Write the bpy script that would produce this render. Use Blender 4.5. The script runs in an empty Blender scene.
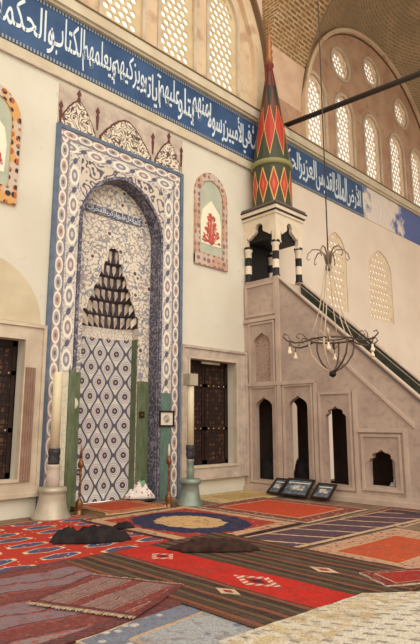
import bpy, bmesh, math, random, unicodedata
from math import sin, cos, pi, radians, sqrt
from mathutils import Vector, Matrix, noise
random.seed(4)
SC = bpy.context.scene
COL = SC.collection

# ------------------------------------------------------------------ camera
cam_d = bpy.data.cameras.new('camera'); cam = bpy.data.objects.new('camera', cam_d); COL.objects.link(cam)
FPX, PITCH, YAW = 552.84, 0.18137, 0.78112
cam_d.sensor_fit = 'VERTICAL'; cam_d.sensor_height = 36.0; cam_d.lens = FPX * 36.0 / 644.0
cam.location = (0, -9.358, 1.6); cam.rotation_euler = (pi/2 + PITCH, 0, -YAW)
cam_d.clip_end = 200
SC.camera = cam
# ------------------------------------------------------------------ world, light, exposure
w = bpy.data.worlds.new('daylight'); SC.world = w; w.use_nodes = True
bg = w.node_tree.nodes['Background']; bg.inputs[0].default_value = (1.0, 0.92, 0.79, 1); bg.inputs[1].default_value = 1.25
sun_d = bpy.data.lights.new('soft_daylight', 'SUN'); sun_d.energy = 1.5; sun_d.angle = radians(50); sun_d.color = (1, .95, .88)
sun = bpy.data.objects.new('soft_daylight', sun_d); COL.objects.link(sun); sun.rotation_euler = (radians(52), 0, radians(-22))
SC.view_settings.view_transform = 'Standard'; SC.view_settings.look = 'None'
SC.view_settings.exposure = 0.0; SC.view_settings.gamma = 1.0; SC.view_settings.use_curve_mapping = False

# ------------------------------------------------------------------ materials: a small expression compiler for math nodes
def lin(c):
    return tuple(((v/255)/12.92 if v/255 <= .04045 else ((v/255+.055)/1.055)**2.4) for v in c) + (1.0,)
class X:
    def __init__(s, n, v): s.n, s.v = n, v
    def _op(s, op, a, b=None, c=None):
        nd = s.n.tree.nodes.new('ShaderNodeMath'); nd.operation = op
        for i, q in enumerate((a, b, c)):
            if q is None: continue
            if isinstance(q, X): s.n.tree.links.new(q.v, nd.inputs[i])
            else: nd.inputs[i].default_value = q
        return X(s.n, nd.outputs[0])
    def __add__(s, o): return s._op('ADD', s, o)
    __radd__ = __add__
    def __sub__(s, o): return s._op('SUBTRACT', s, o)
    def __rsub__(s, o): return s._op('SUBTRACT', o, s)
    def __mul__(s, o): return s._op('MULTIPLY', s, o)
    __rmul__ = __mul__
    def __truediv__(s, o): return s._op('DIVIDE', s, o)
    def __lt__(s, o): return s._op('LESS_THAN', s, o)
    def __gt__(s, o): return s._op('GREATER_THAN', s, o)
    def fr(s): return s._op('FRACT', s)
    def fl(s): return s._op('FLOOR', s)
    def ab(s): return s._op('ABSOLUTE', s)
    def sn(s): return s._op('SINE', s)
    def cs(s): return s._op('COSINE', s)
    def mn(s, o): return s._op('MINIMUM', s, o)
    def mx(s, o): return s._op('MAXIMUM', s, o)
    def sq(s): return s._op('SQRT', s)
    def ss(s, a, b):                                    # smooth ramp from a to b
        nd = s.n.tree.nodes.new('ShaderNodeMapRange'); nd.interpolation_type = 'SMOOTHSTEP'
        s.n.tree.links.new(s.v, nd.inputs[0]); nd.inputs[1].default_value = a; nd.inputs[2].default_value = b
        return X(s.n, nd.outputs[0])
    def tri(s): return ((s).fr() - .5).ab() * 2         # 1 at integers, 0 between
class Net:
    def __init__(s, tree): s.tree = tree; s._uv = None
    def uv(s):
        if s._uv is None:
            t = s.tree.nodes.new('ShaderNodeUVMap'); t.uv_map = 'UVMap'
            p = s.tree.nodes.new('ShaderNodeSeparateXYZ'); s.tree.links.new(t.outputs[0], p.inputs[0])
            s._uv = (X(s, p.outputs[0]), X(s, p.outputs[1]))
        return s._uv
    def obj(s):
        t = s.tree.nodes.new('ShaderNodeTexCoord'); p = s.tree.nodes.new('ShaderNodeSeparateXYZ')
        s.tree.links.new(t.outputs['Object'], p.inputs[0]); return tuple(X(s, p.outputs[i]) for i in range(3))
    def vec(s, a, b, c=0.0):
        nd = s.tree.nodes.new('ShaderNodeCombineXYZ')
        for i, q in enumerate((a, b, c)):
            if isinstance(q, X): s.tree.links.new(q.v, nd.inputs[i])
            else: nd.inputs[i].default_value = q
        return nd.outputs[0]
    def noise(s, scale, detail=3, vec=None, rough=.55):
        nd = s.tree.nodes.new('ShaderNodeTexNoise'); nd.inputs['Scale'].default_value = scale
        nd.inputs['Detail'].default_value = detail; nd.inputs['Roughness'].default_value = rough
        if vec is None:
            t = s.tree.nodes.new('ShaderNodeTexCoord'); vec = t.outputs['Object']
        s.tree.links.new(vec, nd.inputs['Vector']); return X(s, nd.outputs[0])
    def voro(s, scale, feature='F1', vec=None, out='Distance', rnd=1.0):
        nd = s.tree.nodes.new('ShaderNodeTexVoronoi'); nd.feature = feature; nd.inputs['Scale'].default_value = scale
        nd.inputs['Randomness'].default_value = rnd
        if vec is None: vec = s.vec(*s.uv())
        s.tree.links.new(vec, nd.inputs['Vector']); return X(s, nd.outputs[out])
    def mix(s, f, a, b):
        nd = s.tree.nodes.new('ShaderNodeMix'); nd.data_type = 'RGBA'; nd.clamp_factor = True
        for i, q in ((0, f), (6, a), (7, b)):
            if isinstance(q, X): s.tree.links.new(q.v, nd.inputs[i])
            elif i == 0: nd.inputs[0].default_value = q
            else: nd.inputs[i].default_value = lin(q)
        return X(s, nd.outputs[2])
MATS = {}
def mat(name, fn, rough=.8, metal=0.0, bump=None, spec=.3):
    m = bpy.data.materials.new(name); m.use_nodes = True; t = m.node_tree; b = t.nodes['Principled BSDF']; n = Net(t)
    c = fn(n) if callable(fn) else fn
    if isinstance(c, X): t.links.new(c.v, b.inputs['Base Color'])
    else: b.inputs['Base Color'].default_value = lin(c)
    b.inputs['Roughness'].default_value = rough; b.inputs['Metallic'].default_value = metal
    b.inputs['Specular IOR Level'].default_value = spec
    if bump:
        h = bump(n); bn = t.nodes.new('ShaderNodeBump'); bn.inputs['Strength'].default_value = .5; bn.inputs['Distance'].default_value = .02
        t.links.new(h.v, bn.inputs['Height']); t.links.new(bn.outputs[0], b.inputs['Normal'])
    MATS[name] = m; return m
def mottled(a, b, scale=2.0, det=5):
    return lambda n: n.mix(n.noise(scale, det).ss(.3, .7), a, b)

def f_plaster(n):
    u, v = n.uv()
    c = n.mix(n.noise(.6, 5).ss(.3, .7), (206, 197, 178), (216, 208, 190))
    c = n.mix(n.noise(5, 4).ss(.62, .75) * .25, c, (190, 172, 144))
    return n.mix(u.ss(10.3, 12.5), c, n.mix(n.noise(.8, 4).ss(.3, .7), (220, 202, 182), (228, 211, 193)))
mat('plaster', f_plaster, .9)
mat('plaster_arch_tan', mottled((206, 190, 160), (194, 176, 146), 2, 5), .9)
mat('plaster_rose', lambda n: n.mix(n.noise(2.6, 6).ss(.55, .72) * .6, n.mix(n.noise(.9, 5).ss(.3, .7), (174, 134, 108), (194, 160, 130)), (150, 108, 84)), .95)
def f_lunette_left(n):
    return n.mix(n.noise(2.2, 5).ss(.5, .7) * .5, n.mix(n.noise(.7, 4).ss(.3, .7), (205, 176, 142), (216, 192, 158)), (160, 112, 86))
mat('plaster_tan', f_lunette_left, .95)
def f_brick(n, a=(150, 116, 80), b=(118, 88, 60), j=(196, 168, 128)):
    nd = n.tree.nodes.new('ShaderNodeTexBrick'); n.tree.links.new(n.vec(*n.uv()), nd.inputs['Vector'])
    nd.inputs['Color1'].default_value = lin(a); nd.inputs['Color2'].default_value = lin(b); nd.inputs['Mortar'].default_value = lin(j)
    nd.inputs['Scale'].default_value = 1.0; nd.inputs['Brick Width'].default_value = .3; nd.inputs['Row Height'].default_value = .105
    nd.inputs['Mortar Size'].default_value = .022
    return X(n, nd.outputs[0])
def f_arch(n):
    x, y, z = n.obj()
    pl = n.mix(n.noise(1.4, 5).ss(.35, .7), (216, 184, 156), (200, 164, 134))
    return n.mix(z.ss(1.38, 1.42), pl, n.mix(n.noise(3, 3).ss(.3, .7) * .5, f_brick(n), (140, 100, 60)))
mat('arch_plaster_brick', f_arch, .95)
mat('vault_brick', lambda n: n.mix(n.noise(.9, 5).ss(.35, .65) * .7, f_brick(n, (158, 128, 98), (134, 110, 82), (172, 146, 112)), (132, 116, 88)), .95)
mat('marble_pale', mottled((206, 190, 166), (184, 166, 144), 2.5, 6), .6)
mat('marble_frame', mottled((200, 182, 164), (172, 154, 140), 3.5, 6), .6)
mat('minbar_marble', lambda n: n.mix(n.noise(7, 6).ss(.45, .75) * .5, n.mix(n.noise(1.3, 6).ss(.3, .7), (188, 166, 150), (166, 144, 131)), (142, 122, 112)), .55)
mat('minbar_marble_light', mottled((198, 176, 158), (180, 158, 142), 2.5, 5), .55)
mat('minbar_carved', lambda n: n.mix((n.voro(26, 'DISTANCE_TO_EDGE').ss(.03, .16)), (140, 114, 100), (184, 158, 140)), .6)
mat('moulding_cream', mottled((208, 194, 168), (194, 178, 150), 1.5, 4), .8)
mat('moulding_dark', (112, 88, 66), .8)
mat('grille_plaster', mottled((212, 190, 150), (196, 172, 134), 2, 4), .9)
mat('grille_pale', mottled((224, 202, 172), (216, 192, 162), 2, 4), .9)
mat('frieze_blue', lambda n: n.mix(n.voro(7, vec=None).ss(.06, .1), (78, 104, 138), n.mix(n.noise(1.4, 5).ss(.3, .75), (46, 72, 108), (62, 90, 128))), .5)
def f_worn(n):
    u, v = n.uv()
    k = (n.noise(1.6, 4) + (u - 18.3).ab() * .22).ss(.70, .86)
    st = ((n.noise(5, 2, n.vec(u * 3.0, v * .5))).ss(.5, .58)) * .5
    return n.mix(k, n.mix(st, (226, 212, 194), (196, 186, 196)), (92, 106, 156))
mat('frieze_worn', f_worn, .7)
mat('letter_white', (214, 222, 224), .5)
def f_tooth(n):
    u, v = n.uv(); t = ((u * 14.0).fr() - .5).ab() * 2
    return n.mix(t.ss(.4, .6), (150, 152, 150), (52, 72, 106))
mat('frieze_tooth', f_tooth, .5)
# tiles
CR, INK, BLU, MAR = (216, 202, 180), (62, 60, 84), (92, 104, 126), (96, 58, 62)
def vines(n, sc, k=5.0, wd=.14, vec=None):
    q = n.noise(sc, 2, vec or n.vec(*n.uv()), .4)
    return ((q * k).fr() - .5).ab().ss(wd * .5, wd)
def f_chain(n):
    u, v = n.uv()
    d = (((u - .5) / .46) * ((u - .5) / .46) + ((v.fr() - .5) / .50) * ((v.fr() - .5) / .50)).sq()
    c = n.mix(n.noise(6, 2, n.vec(u, v)).ss(.4, .6), (136, 122, 126), (150, 140, 142))
    c = n.mix(d.ss(.97, 1.02), (228, 214, 198), c)
    c = n.mix(d.ss(.64, .70), n.mix((v * .5).fr() > .5, (168, 156, 152), (182, 158, 146)), c)
    return n.mix(d.ss(.26, .34), n.mix((v * .5).fr() > .5, (100, 100, 108), (136, 104, 100)), c)
mat('tile_chain', f_chain, .35)
def f_floral(n):
    u, v = n.uv()
    a = v.fr() - .5; b = u - .5
    d = (a * a * 1.25 + b * b).sq()
    sw = ((v * 2 * pi).sn() * .34 + .5 - u).ab()
    base = n.mix(vines(n, 3.0, 6, .2, n.vec(u * 1.2, v * 1.8)), (146, 140, 146), (212, 200, 184))
    c = n.mix(sw.ss(.04, .08), (128, 130, 140), base)
    c = n.mix(d.ss(.36, .39), (230, 218, 200), c)
    c = n.mix(d.ss(.22, .27), n.mix((v * .5).fr() > .5, (132, 134, 142), (150, 132, 134)), c)
    c = n.mix(d.ss(.09, .13), (206, 190, 174), c)
    a2 = (v + .5).fr() - .5; e2 = u - .5 - a2 * .5; d2 = (a2 * a2 * 3.4 + e2 * e2 * 1.6).sq()
    return n.mix(d2.ss(.2, .24), (92, 90, 106), c)
mat('tile_floral', f_floral, .35)
def f_field(n, s=3.4, base=(220, 206, 184)):
    u, v = n.uv(); vec = n.vec(u, v)
    c = n.mix(vines(n, s * .75, 7, .13), (146, 140, 142), base)
    c = n.mix(vines(n, s * 1.6, 5, .2), n.mix(n.noise(3, 1).ss(.45, .55), (168, 150, 146), (140, 140, 148)), c)
    f = n.voro(s, 'F1', vec); g = n.voro(s * 1.9, 'F1', vec)
    c = n.mix(g.ss(.15, .2), (122, 118, 126), c)
    c = n.mix(f.ss(.22, .26), (224, 208, 188), c)
    return n.mix(f.ss(.14, .18), n.mix(n.noise(2.1, 1).ss(.48, .52), (104, 74, 78), (84, 84, 102)), c)
mat('tile_field', f_field, .35)
mat('tile_spandrel', lambda n: n.mix(n.voro(5).ss(.16, .22), (84, 72, 84), n.mix(vines(n, 3.2, 6, .24), (96, 86, 100), (206, 192, 174))), .35)
mat('tile_crest', lambda n: n.mix(vines(n, 3.8, 9, .22), (92, 72, 70), n.mix(vines(n, 7, 4, .14), (150, 132, 122), (220, 206, 182))), .4)
mat('tile_crest_edge', (98, 56, 48), .5)
mat('tile_blue', mottled((84, 98, 118), (104, 116, 130), 6, 4), .35)
mat('tile_lineblue', (128, 130, 138), .4)
mat('tile_dark', lambda n: n.mix(vines(n, 6, 5, .2), (136, 130, 140), n.mix(n.noise(4, 3).ss(.3, .7), (70, 68, 84), (88, 84, 98))), .35)
mat('tile_pale', lambda n: n.mix(n.voro(7, 'DISTANCE_TO_EDGE').ss(.02, .07) * .5 + .5, (176, 176, 160), (214, 204, 178)), .4)
def f_hex(n):
    u, v = n.uv(); P, Q = .42, .62
    a = u / P; b = v / Q; wv = (b * 2 * pi).cs() * .17
    d = ((a - wv + .5).fr() - .5).ab().mn(((a + wv).fr() - .5).ab())
    r1 = (((a - .25).fr() - .5) * P); q1 = (b.fr() - .5) * Q      # cell centres
    def cell(ao, bo):
        x = ((a - ao + .5).fr() - .5) * P; y = ((b - bo + .5).fr() - .5) * Q
        return (x * x + y * y * .8).sq()
    d1 = cell(.25, .5).mn(cell(.75, 0.0)); d2 = cell(.25, 0.0).mn(cell(.75, .5))
    c = n.mix(n.noise(5, 4).ss(.35, .65), (216, 206, 190), (196, 190, 186))
    c = n.mix((d1 - .125).ab().ss(.006, .014), (170, 160, 164), c)
    c = n.mix(d1.ss(.098, .104), (226, 216, 200), c); c = n.mix((d1 - .086).ab().ss(.008, .014), (160, 148, 152), c)
    c = n.mix(d1.ss(.058, .066), (74, 62, 78), c); c = n.mix(d1.ss(.018, .026), (170, 140, 136), c)
    c = n.mix(d2.ss(.034, .04), (92, 72, 80), c)
    return n.mix(d.ss(.045, .07), (88, 84, 98), c)
mat('tile_hex', f_hex, .3)
mat('tile_white', lambda n: n.mix(n.voro(16, 'DISTANCE_TO_EDGE').ss(.02, .06), (150, 140, 140), (222, 208, 190)), .4)
mat('tile_green', lambda n: n.mix(n.noise(3.2, 5, n.vec(n.uv()[0] * 4.0, n.uv()[1])).ss(.3, .7), (84, 94, 64), (106, 116, 88)), .4)
mat('tile_greenblue', lambda n: n.mix(n.noise(3.2, 5, n.vec(n.uv()[0] * 4.0, n.uv()[1])).ss(.3, .7), (86, 110, 100), (104, 128, 118)), .4)
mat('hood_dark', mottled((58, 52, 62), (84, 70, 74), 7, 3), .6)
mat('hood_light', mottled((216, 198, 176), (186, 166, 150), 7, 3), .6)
# painted arch panels
def f_mosaic(n, a, b, c0, base):
    u, v = n.uv()
    k = n.voro(1.0, 'F1', n.vec(u * 6.0, v * 6.0), rnd=.35)
    col = n.mix(((u * 6.0).fl() + (v * 6.0).fl()) * .5 , a, b)
    par = (((u * 6.0).fl() + (v * 6.0).fl()) * .5).fr() > .25
    return n.mix(k.ss(.32, .42), n.mix(par, a, b), n.mix(n.noise(3, 1).ss(.45, .55), base, c0))
mat('mosaic_soft', lambda n: f_mosaic(n, (150, 100, 92), (126, 106, 110), (190, 150, 124), (196, 172, 154)), .6)
mat('mosaic_bold', lambda n: f_mosaic(n, (52, 42, 52), (176, 92, 52), (208, 156, 92), (196, 178, 158)), .6)
mat('paint_sage', mottled((168, 172, 152), (184, 184, 162), 3), .8)
mat('paint_ivory', (232, 222, 196), .8); mat('paint_red', (190, 84, 70), .7); mat('paint_rose', (206, 160, 142), .7)
# wood, iron, brass etc.
def f_shutter(n):
    u, v = n.uv()
    g = ((u * 9.5).fr() - .5).ab().mx(((v * 9.5).fr() - .5).ab())
    st = n.noise(9, 2).ss(.5, .62)
    return n.mix(g.ss(.30, .40), n.mix(st, (44, 26, 20), (96, 62, 40)), (30, 18, 16))
mat('shutter_lattice', f_shutter, .6); mat('wood_dark', mottled((50, 30, 24), (34, 20, 18), 4), .5)
mat('gold_dot', (206, 168, 108), .4); mat('black', (20, 17, 18), .6); mat('shade_dark', mottled((64, 48, 42), (48, 36, 33), 3), .9); mat('iron', (84, 70, 60), .6, .2)  # the mottled dark brown is painted shade for the pulpit passage
mat('dais_wood', (156, 120, 82), .7); mat('iron_worn', (128, 110, 92), .6); mat('tie_wood', (58, 50, 42), .7)
mat('iron_pale', (196, 176, 148), .5); mat('bulb_glass', (226, 206, 176), .2)
mat('brass', mottled((150, 104, 62), (96, 60, 40), 9), .35, .6); mat('candle_wax', mottled((226, 212, 178), (214, 200, 164), 1.5), .6)
mat('pewter_warm', mottled((186, 174, 152), (158, 146, 128), 3), .4, .25)
mat('pewter_green', mottled((142, 152, 138), (112, 122, 110), 3), .4, .25)
mat('cup_dark', mottled((38, 34, 40), (66, 58, 62), 8), .5)
mat('kiosk_cream', mottled((224, 208, 184), (208, 190, 164), 3), .7); mat('kiosk_grey', (108, 92, 86), .7)
mat('kiosk_dark', (62, 52, 46), .8)
mat('green_dark', lambda n: n.mix(n.noise(6, 3).ss(.4, .6), (46, 52, 44), (62, 66, 54)), .6)
def f_stripecol(n):
    u, v = n.uv(); return n.mix((v / .44 + .15).fr() > .5, (36, 31, 32), (220, 202, 180))
mat('striped_stone', f_stripecol, .6)
RED, GRN, CRM, DRK = (176, 56, 40), (66, 68, 48), (206, 168, 96), (46, 46, 36)
def f_drum(n):
    u, v = n.uv()
    d = ((u.fr() - .5).ab() / .42 + (v - .5).ab() / .46)
    c = n.mix(d.ss(.98, 1.0), RED, GRN); c = n.mix(d.ss(.3, .5), (206, 92, 60), c)
    c = n.mix((d - 1.0).ab().ss(.08, .14), CRM, c)
    return n.mix(v.ss(.94, .96), c, GRN)
mat('spire_drum', f_drum, .5)
def f_spire(n):
    u, v = n.uv()      # v in metres up the cone
    z1 = v - u.tri() * .85; z2 = v - (u + .5).tri() * .85
    c = n.mix(z1 > .15, GRN, RED); c = n.mix((z1 - .15).ab().ss(.03, .05), CRM, c)
    c = n.mix(z2 > 1.0, c, (100, 58, 42)); c = n.mix((z2 - 1.0).ab().ss(.03, .05), CRM, c)
    c = n.mix(z1 > 1.5, c, DRK)
    c = n.mix(v > 2.35, c, n.mix((u.fr() - .5).ab().ss(.25, .35), (120, 46, 36), DRK))
    return c
mat('spire_cone', f_spire, .5)
mat('spire_ring', (140, 132, 84), .5); mat('finial_gold', (160, 104, 62), .4, .3); mat('finial_red', (120, 40, 34), .5)
mat('cloth_black', mottled((24, 20, 22), (46, 38, 38), 7, 4), .95); mat('cloth_brown', mottled((40, 24, 20), (66, 42, 34), 9, 4), .95)
mat('cloth_check', lambda n: n.mix(n.voro(16).ss(.26, .34), (168, 70, 66), (224, 214, 206)), .9); mat('cloth_green', mottled((120, 150, 122), (160, 176, 152), 8), .9)
mat('cloth_pale', mottled((206, 196, 186), (150, 140, 138), 12, 4), .9); mat('cloth_ropy', mottled((156, 126, 108), (132, 102, 86), 3, 4), .95)
mat('paper', (228, 216, 196), .8); mat('print_grey', mottled((120, 112, 110), (200, 190, 176), 12, 2), .7)
mat('print_blue', mottled((54, 66, 82), (110, 118, 122), 10, 3), .3); mat('white_bar', (236, 226, 206), .5)
# rugs (UV 0..1 over the rug)
def bd(u, v): return u.mn(1.0 - u).mn(v.mn(1.0 - v))
def worn(n, c, amt=.25, to=(150, 110, 100)):
    c = n.mix(n.noise(26, 3).ss(.45, .7) * amt, c, to)
    c = n.mix(n.noise(2.2, 5).ss(.5, .75) * .3, c, (120, 92, 84))
    c = n.mix(n.noise(11, 4).ss(.52, .68) * .35, c, (84, 62, 62))
    return n.mix(n.noise(60, 2).ss(.4, .75) * .5, c, (70, 50, 50))
def r_medallions(n):
    u, v = n.uv(); a = u * 4.0; b = v * 7.0 + .5 * (a.fl() * .5).fr() * 2
    x = (a.fr() - .5).ab(); y = (b.fr() - .5).ab(); d = x * 1.4 + (y - .12).mx(0.0) * 2.1 + (n.noise(9, 2, n.vec(u, v)) - .5) * .35
    c = n.mix(d.ss(.5, .52), (222, 196, 160), (186, 58, 44)); c = n.mix(d.ss(.4, .42), (64, 86, 124), c); c = n.mix(d.ss(.14, .18), (112, 70, 88), c)
    c = n.mix(n.voro(24).ss(.14, .2), (206, 168, 130), c)
    e = bd(u, v); c = n.mix(e.ss(.05, .055), n.mix((v * 24).fr() > .5, (92, 40, 44), (190, 140, 110)), c)
    return worn(n, c, .2)
mat('rug_medallion_red', r_medallions, 1.0, spec=.05)
def r_oval(n):
    u, v = n.uv(); x = (u - .5) / .40; y = (v - .5) / .42; nz = n.noise(14, 3, n.vec(u, v)) * .26
    d = (x * x + y * y).sq() + nz - .06
    e = bd(u, v)
    c = n.mix(n.voro(20).ss(.16, .26), (206, 130, 96), (164, 62, 50))
    c = n.mix(d.ss(.98, 1.0), (40, 52, 80), c)
    c = n.mix(d.ss(.6, .63), n.mix(n.voro(22).ss(.16, .25), (150, 74, 56), (208, 170, 120)), c)
    c = n.mix(e.ss(.10, .105), n.mix(n.voro(16).ss(.2, .3), (150, 60, 50), (198, 160, 124)), c)
    return worn(n, n.mix(e.ss(.02, .024), (70, 48, 50), c), .2)
mat('rug_oval_blue', r_oval, 1.0, spec=.05)
def r_field(field, spot, border, bspot, bw=.14, dens=14):
    def f(n):
        u, v = n.uv(); e = bd(u, v)
        c = n.mix(n.voro(dens).ss(.12, .2), spot, field)
        b = n.mix(n.voro(dens * 1.4).ss(.2, .3), bspot, border)
        c = n.mix(e.ss(bw, bw + .006), b, c); c = n.mix((e - bw).ab().ss(.008, .014), (196, 164, 124), c)
        return worn(n, n.mix(e.ss(.012, .016), (200, 180, 150), c), .3)
    return f
mat('rug_orange', r_field((196, 74, 44), (208, 112, 78), (132, 70, 60), (196, 150, 116)), 1.0, spec=.05)
mat('rug_cream_edge', r_field((190, 160, 104), (172, 140, 92), (206, 180, 122), (176, 136, 96), .2, 9), 1.0, spec=.05)
mat('rug_orange_speckled', r_field((190, 84, 50), (206, 130, 90), (196, 152, 124), (84, 46, 56), .2, 16), 1.0, spec=.05)
mat('rug_dusk', r_field((64, 58, 62), (120, 84, 76), (120, 76, 64), (176, 140, 110), .16, 12), 1.0, spec=.05)
def r_banded(cols, warp=.2):
    def f(n):
        u, v = n.uv(); q = v + (n.noise(2.2, 4, n.vec(u * 1.5, v)) - .5) * warp + u * .18
        t = (q * 7.0).fr(); k = ((q * 7.0).fl() * .3333).fr()
        c = n.mix(k > .2, cols[0], n.mix(k > .5, cols[1], cols[2]))
        c = n.mix(t.ss(.80, .84), c, n.mix(t.ss(.9, .93), cols[3], cols[4]))
        c = n.mix(n.voro(15).ss(.14, .24), cols[3], c)
        c = n.mix(n.noise(5, 5).ss(.5, .68) * .5, c, cols[5])
        e = bd(u, v); c = n.mix(e.ss(.05, .056), n.mix((v * 30 + u * 30).fr() > .5, cols[1], cols[4]), c)
        return worn(n, c, .3)
    return f
mat('rug_faded', r_banded([(146, 124, 122), (122, 64, 60), (134, 112, 116), (156, 84, 76), (76, 62, 68), (128, 76, 72)]), 1.0, spec=.05)
mat('rug_faded_red', r_banded([(150, 78, 68), (128, 62, 58), (140, 110, 104), (166, 132, 116), (70, 52, 56), (136, 104, 100)], .12), 1.0, spec=.05)
mat('rug_platform', r_field((180, 74, 48), (196, 120, 80), (170, 104, 62), (140, 80, 50), .12, 8), 1.0, spec=.05)
mat('rug_deepred', r_field((160, 48, 42), (110, 34, 36), (120, 50, 50), (180, 120, 90), .16, 9), 1.0, spec=.05)
mat('rug_bluegrey', r_field((164, 166, 166), (112, 122, 138), (120, 128, 142), (196, 190, 180), .2, 6), 1.0, spec=.05)
def r_purple(n):
    u, v = n.uv()
    k = ((u * 7.0 + v * .9).fr() - .5).ab()
    c = n.mix((v * 11).fr().ss(.42, .5), (72, 56, 66), (94, 76, 88)); c = n.mix(n.voro(26).ss(.12, .2), (128, 104, 116), c)
    c = n.mix(k.ss(.05, .06), (208, 172, 136), c)
    e = v.mn(1.0 - v); c = n.mix(e.ss(.05, .06), (196, 164, 130), c)
    return worn(n, c, .2)
mat('rug_purple_bars', r_purple, 1.0, spec=.05)
def r_kilim(n):
    u, v = n.uv()      # u across the stripes
    s = (u * 34).fr(); k = (u * 34).fl()
    par = (k * .25).fr()
    c = n.mix(par > .1, (128, 82, 60), n.mix(par > .4, (76, 66, 52), n.mix(par > .6, (98, 84, 62), (66, 52, 46))))
    c = n.mix((s - .5).ab().ss(.36, .44), c, (56, 46, 42))
    # red band with pale motifs
    inb = (u > .27) * (u < .50)
    def motif(cv, su, sv):
        a = (u - .385).ab() / su; b = (v - cv).ab() / sv
        return (a + b)
    m = motif(.37, .075, .10).mn(motif(.82, .07, .06)); tooth = ((v * 42).fr() > .5)
    red = n.mix(n.noise(4, 3).ss(.3, .7), (196, 48, 38), (178, 44, 36))
    red = n.mix(m.ss(.95, 1.0), n.mix(tooth, (222, 188, 164), (196, 92, 80)), red); red = n.mix(m.ss(.55, .6), n.mix(m.ss(.3, .35), (70, 40, 52), (176, 46, 40)), red)
    c = n.mix(inb, c, red)
    e2 = ((u - .20).ab() / .035 + (v - .36).ab() / .05).mn((u - .72).ab() / .04 + (v - .30).ab() / .06)
    c = n.mix(e2.ss(.95, 1.05), n.mix(e2.ss(.4, .5), (160, 50, 44), (206, 176, 146)), c)
    return worn(n, c, .15)
mat('rug_kilim', r_kilim, 1.0, spec=.05)
def r_cream(n):
    u, v = n.uv(); k = ((u * 16).fr() - .5).ab().ss(.1, .2); j = ((v * 9).fr() - .5).ab().ss(.2, .3)
    c = n.mix(k.mx(j), (150, 146, 138), (212, 202, 182))
    c = n.mix((v > .62) * (n.noise(8, 3).ss(.4, .6)), c, (196, 176, 140))
    return worn(n, c, .1)
mat('rug_cream_dashes', r_cream, 1.0, spec=.05)
mat('fringe_pale', (180, 158, 132), 1.0, spec=.05)
mat('floor_matting', lambda n: n.mix(n.noise(3, 5).ss(.35, .65), (132, 106, 84), (104, 80, 64)), .95)

# ------------------------------------------------------------------ mesh builder and object helpers
def wloc(o):
    v = Vector((0, 0, 0))
    while o: v += o.location; o = o.parent
    return v
def link(name, me, m, parent=None, origin=None):
    ob = bpy.data.objects.new(name, me); COL.objects.link(ob)
    if m: me.materials.clear(); me.materials.append(MATS[m] if isinstance(m, str) else m)
    if parent: o = wloc(parent); ob.parent = parent
    else:
        if origin is None:
            xs = [v.co for v in me.vertices]
            origin = Vector(((min(c.x for c in xs)+max(c.x for c in xs))/2, (min(c.y for c in xs)+max(c.y for c in xs))/2, min(c.z for c in xs)))
        o = Vector(origin); ob.location = o
    me.transform(Matrix.Translation(-o)); return ob
def box_uv(me):
    if me.uv_layers: return
    uvl = me.uv_layers.new(name='UVMap').data
    for p in me.polygons:
        nx, ny, nz = (abs(c) for c in p.normal)
        for li in p.loop_indices:
            c = me.vertices[me.loops[li].vertex_index].co
            uvl[li].uv = (c.x, c.y) if nz >= nx and nz >= ny else ((c.x, c.z) if ny >= nx else (c.y, c.z))
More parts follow.
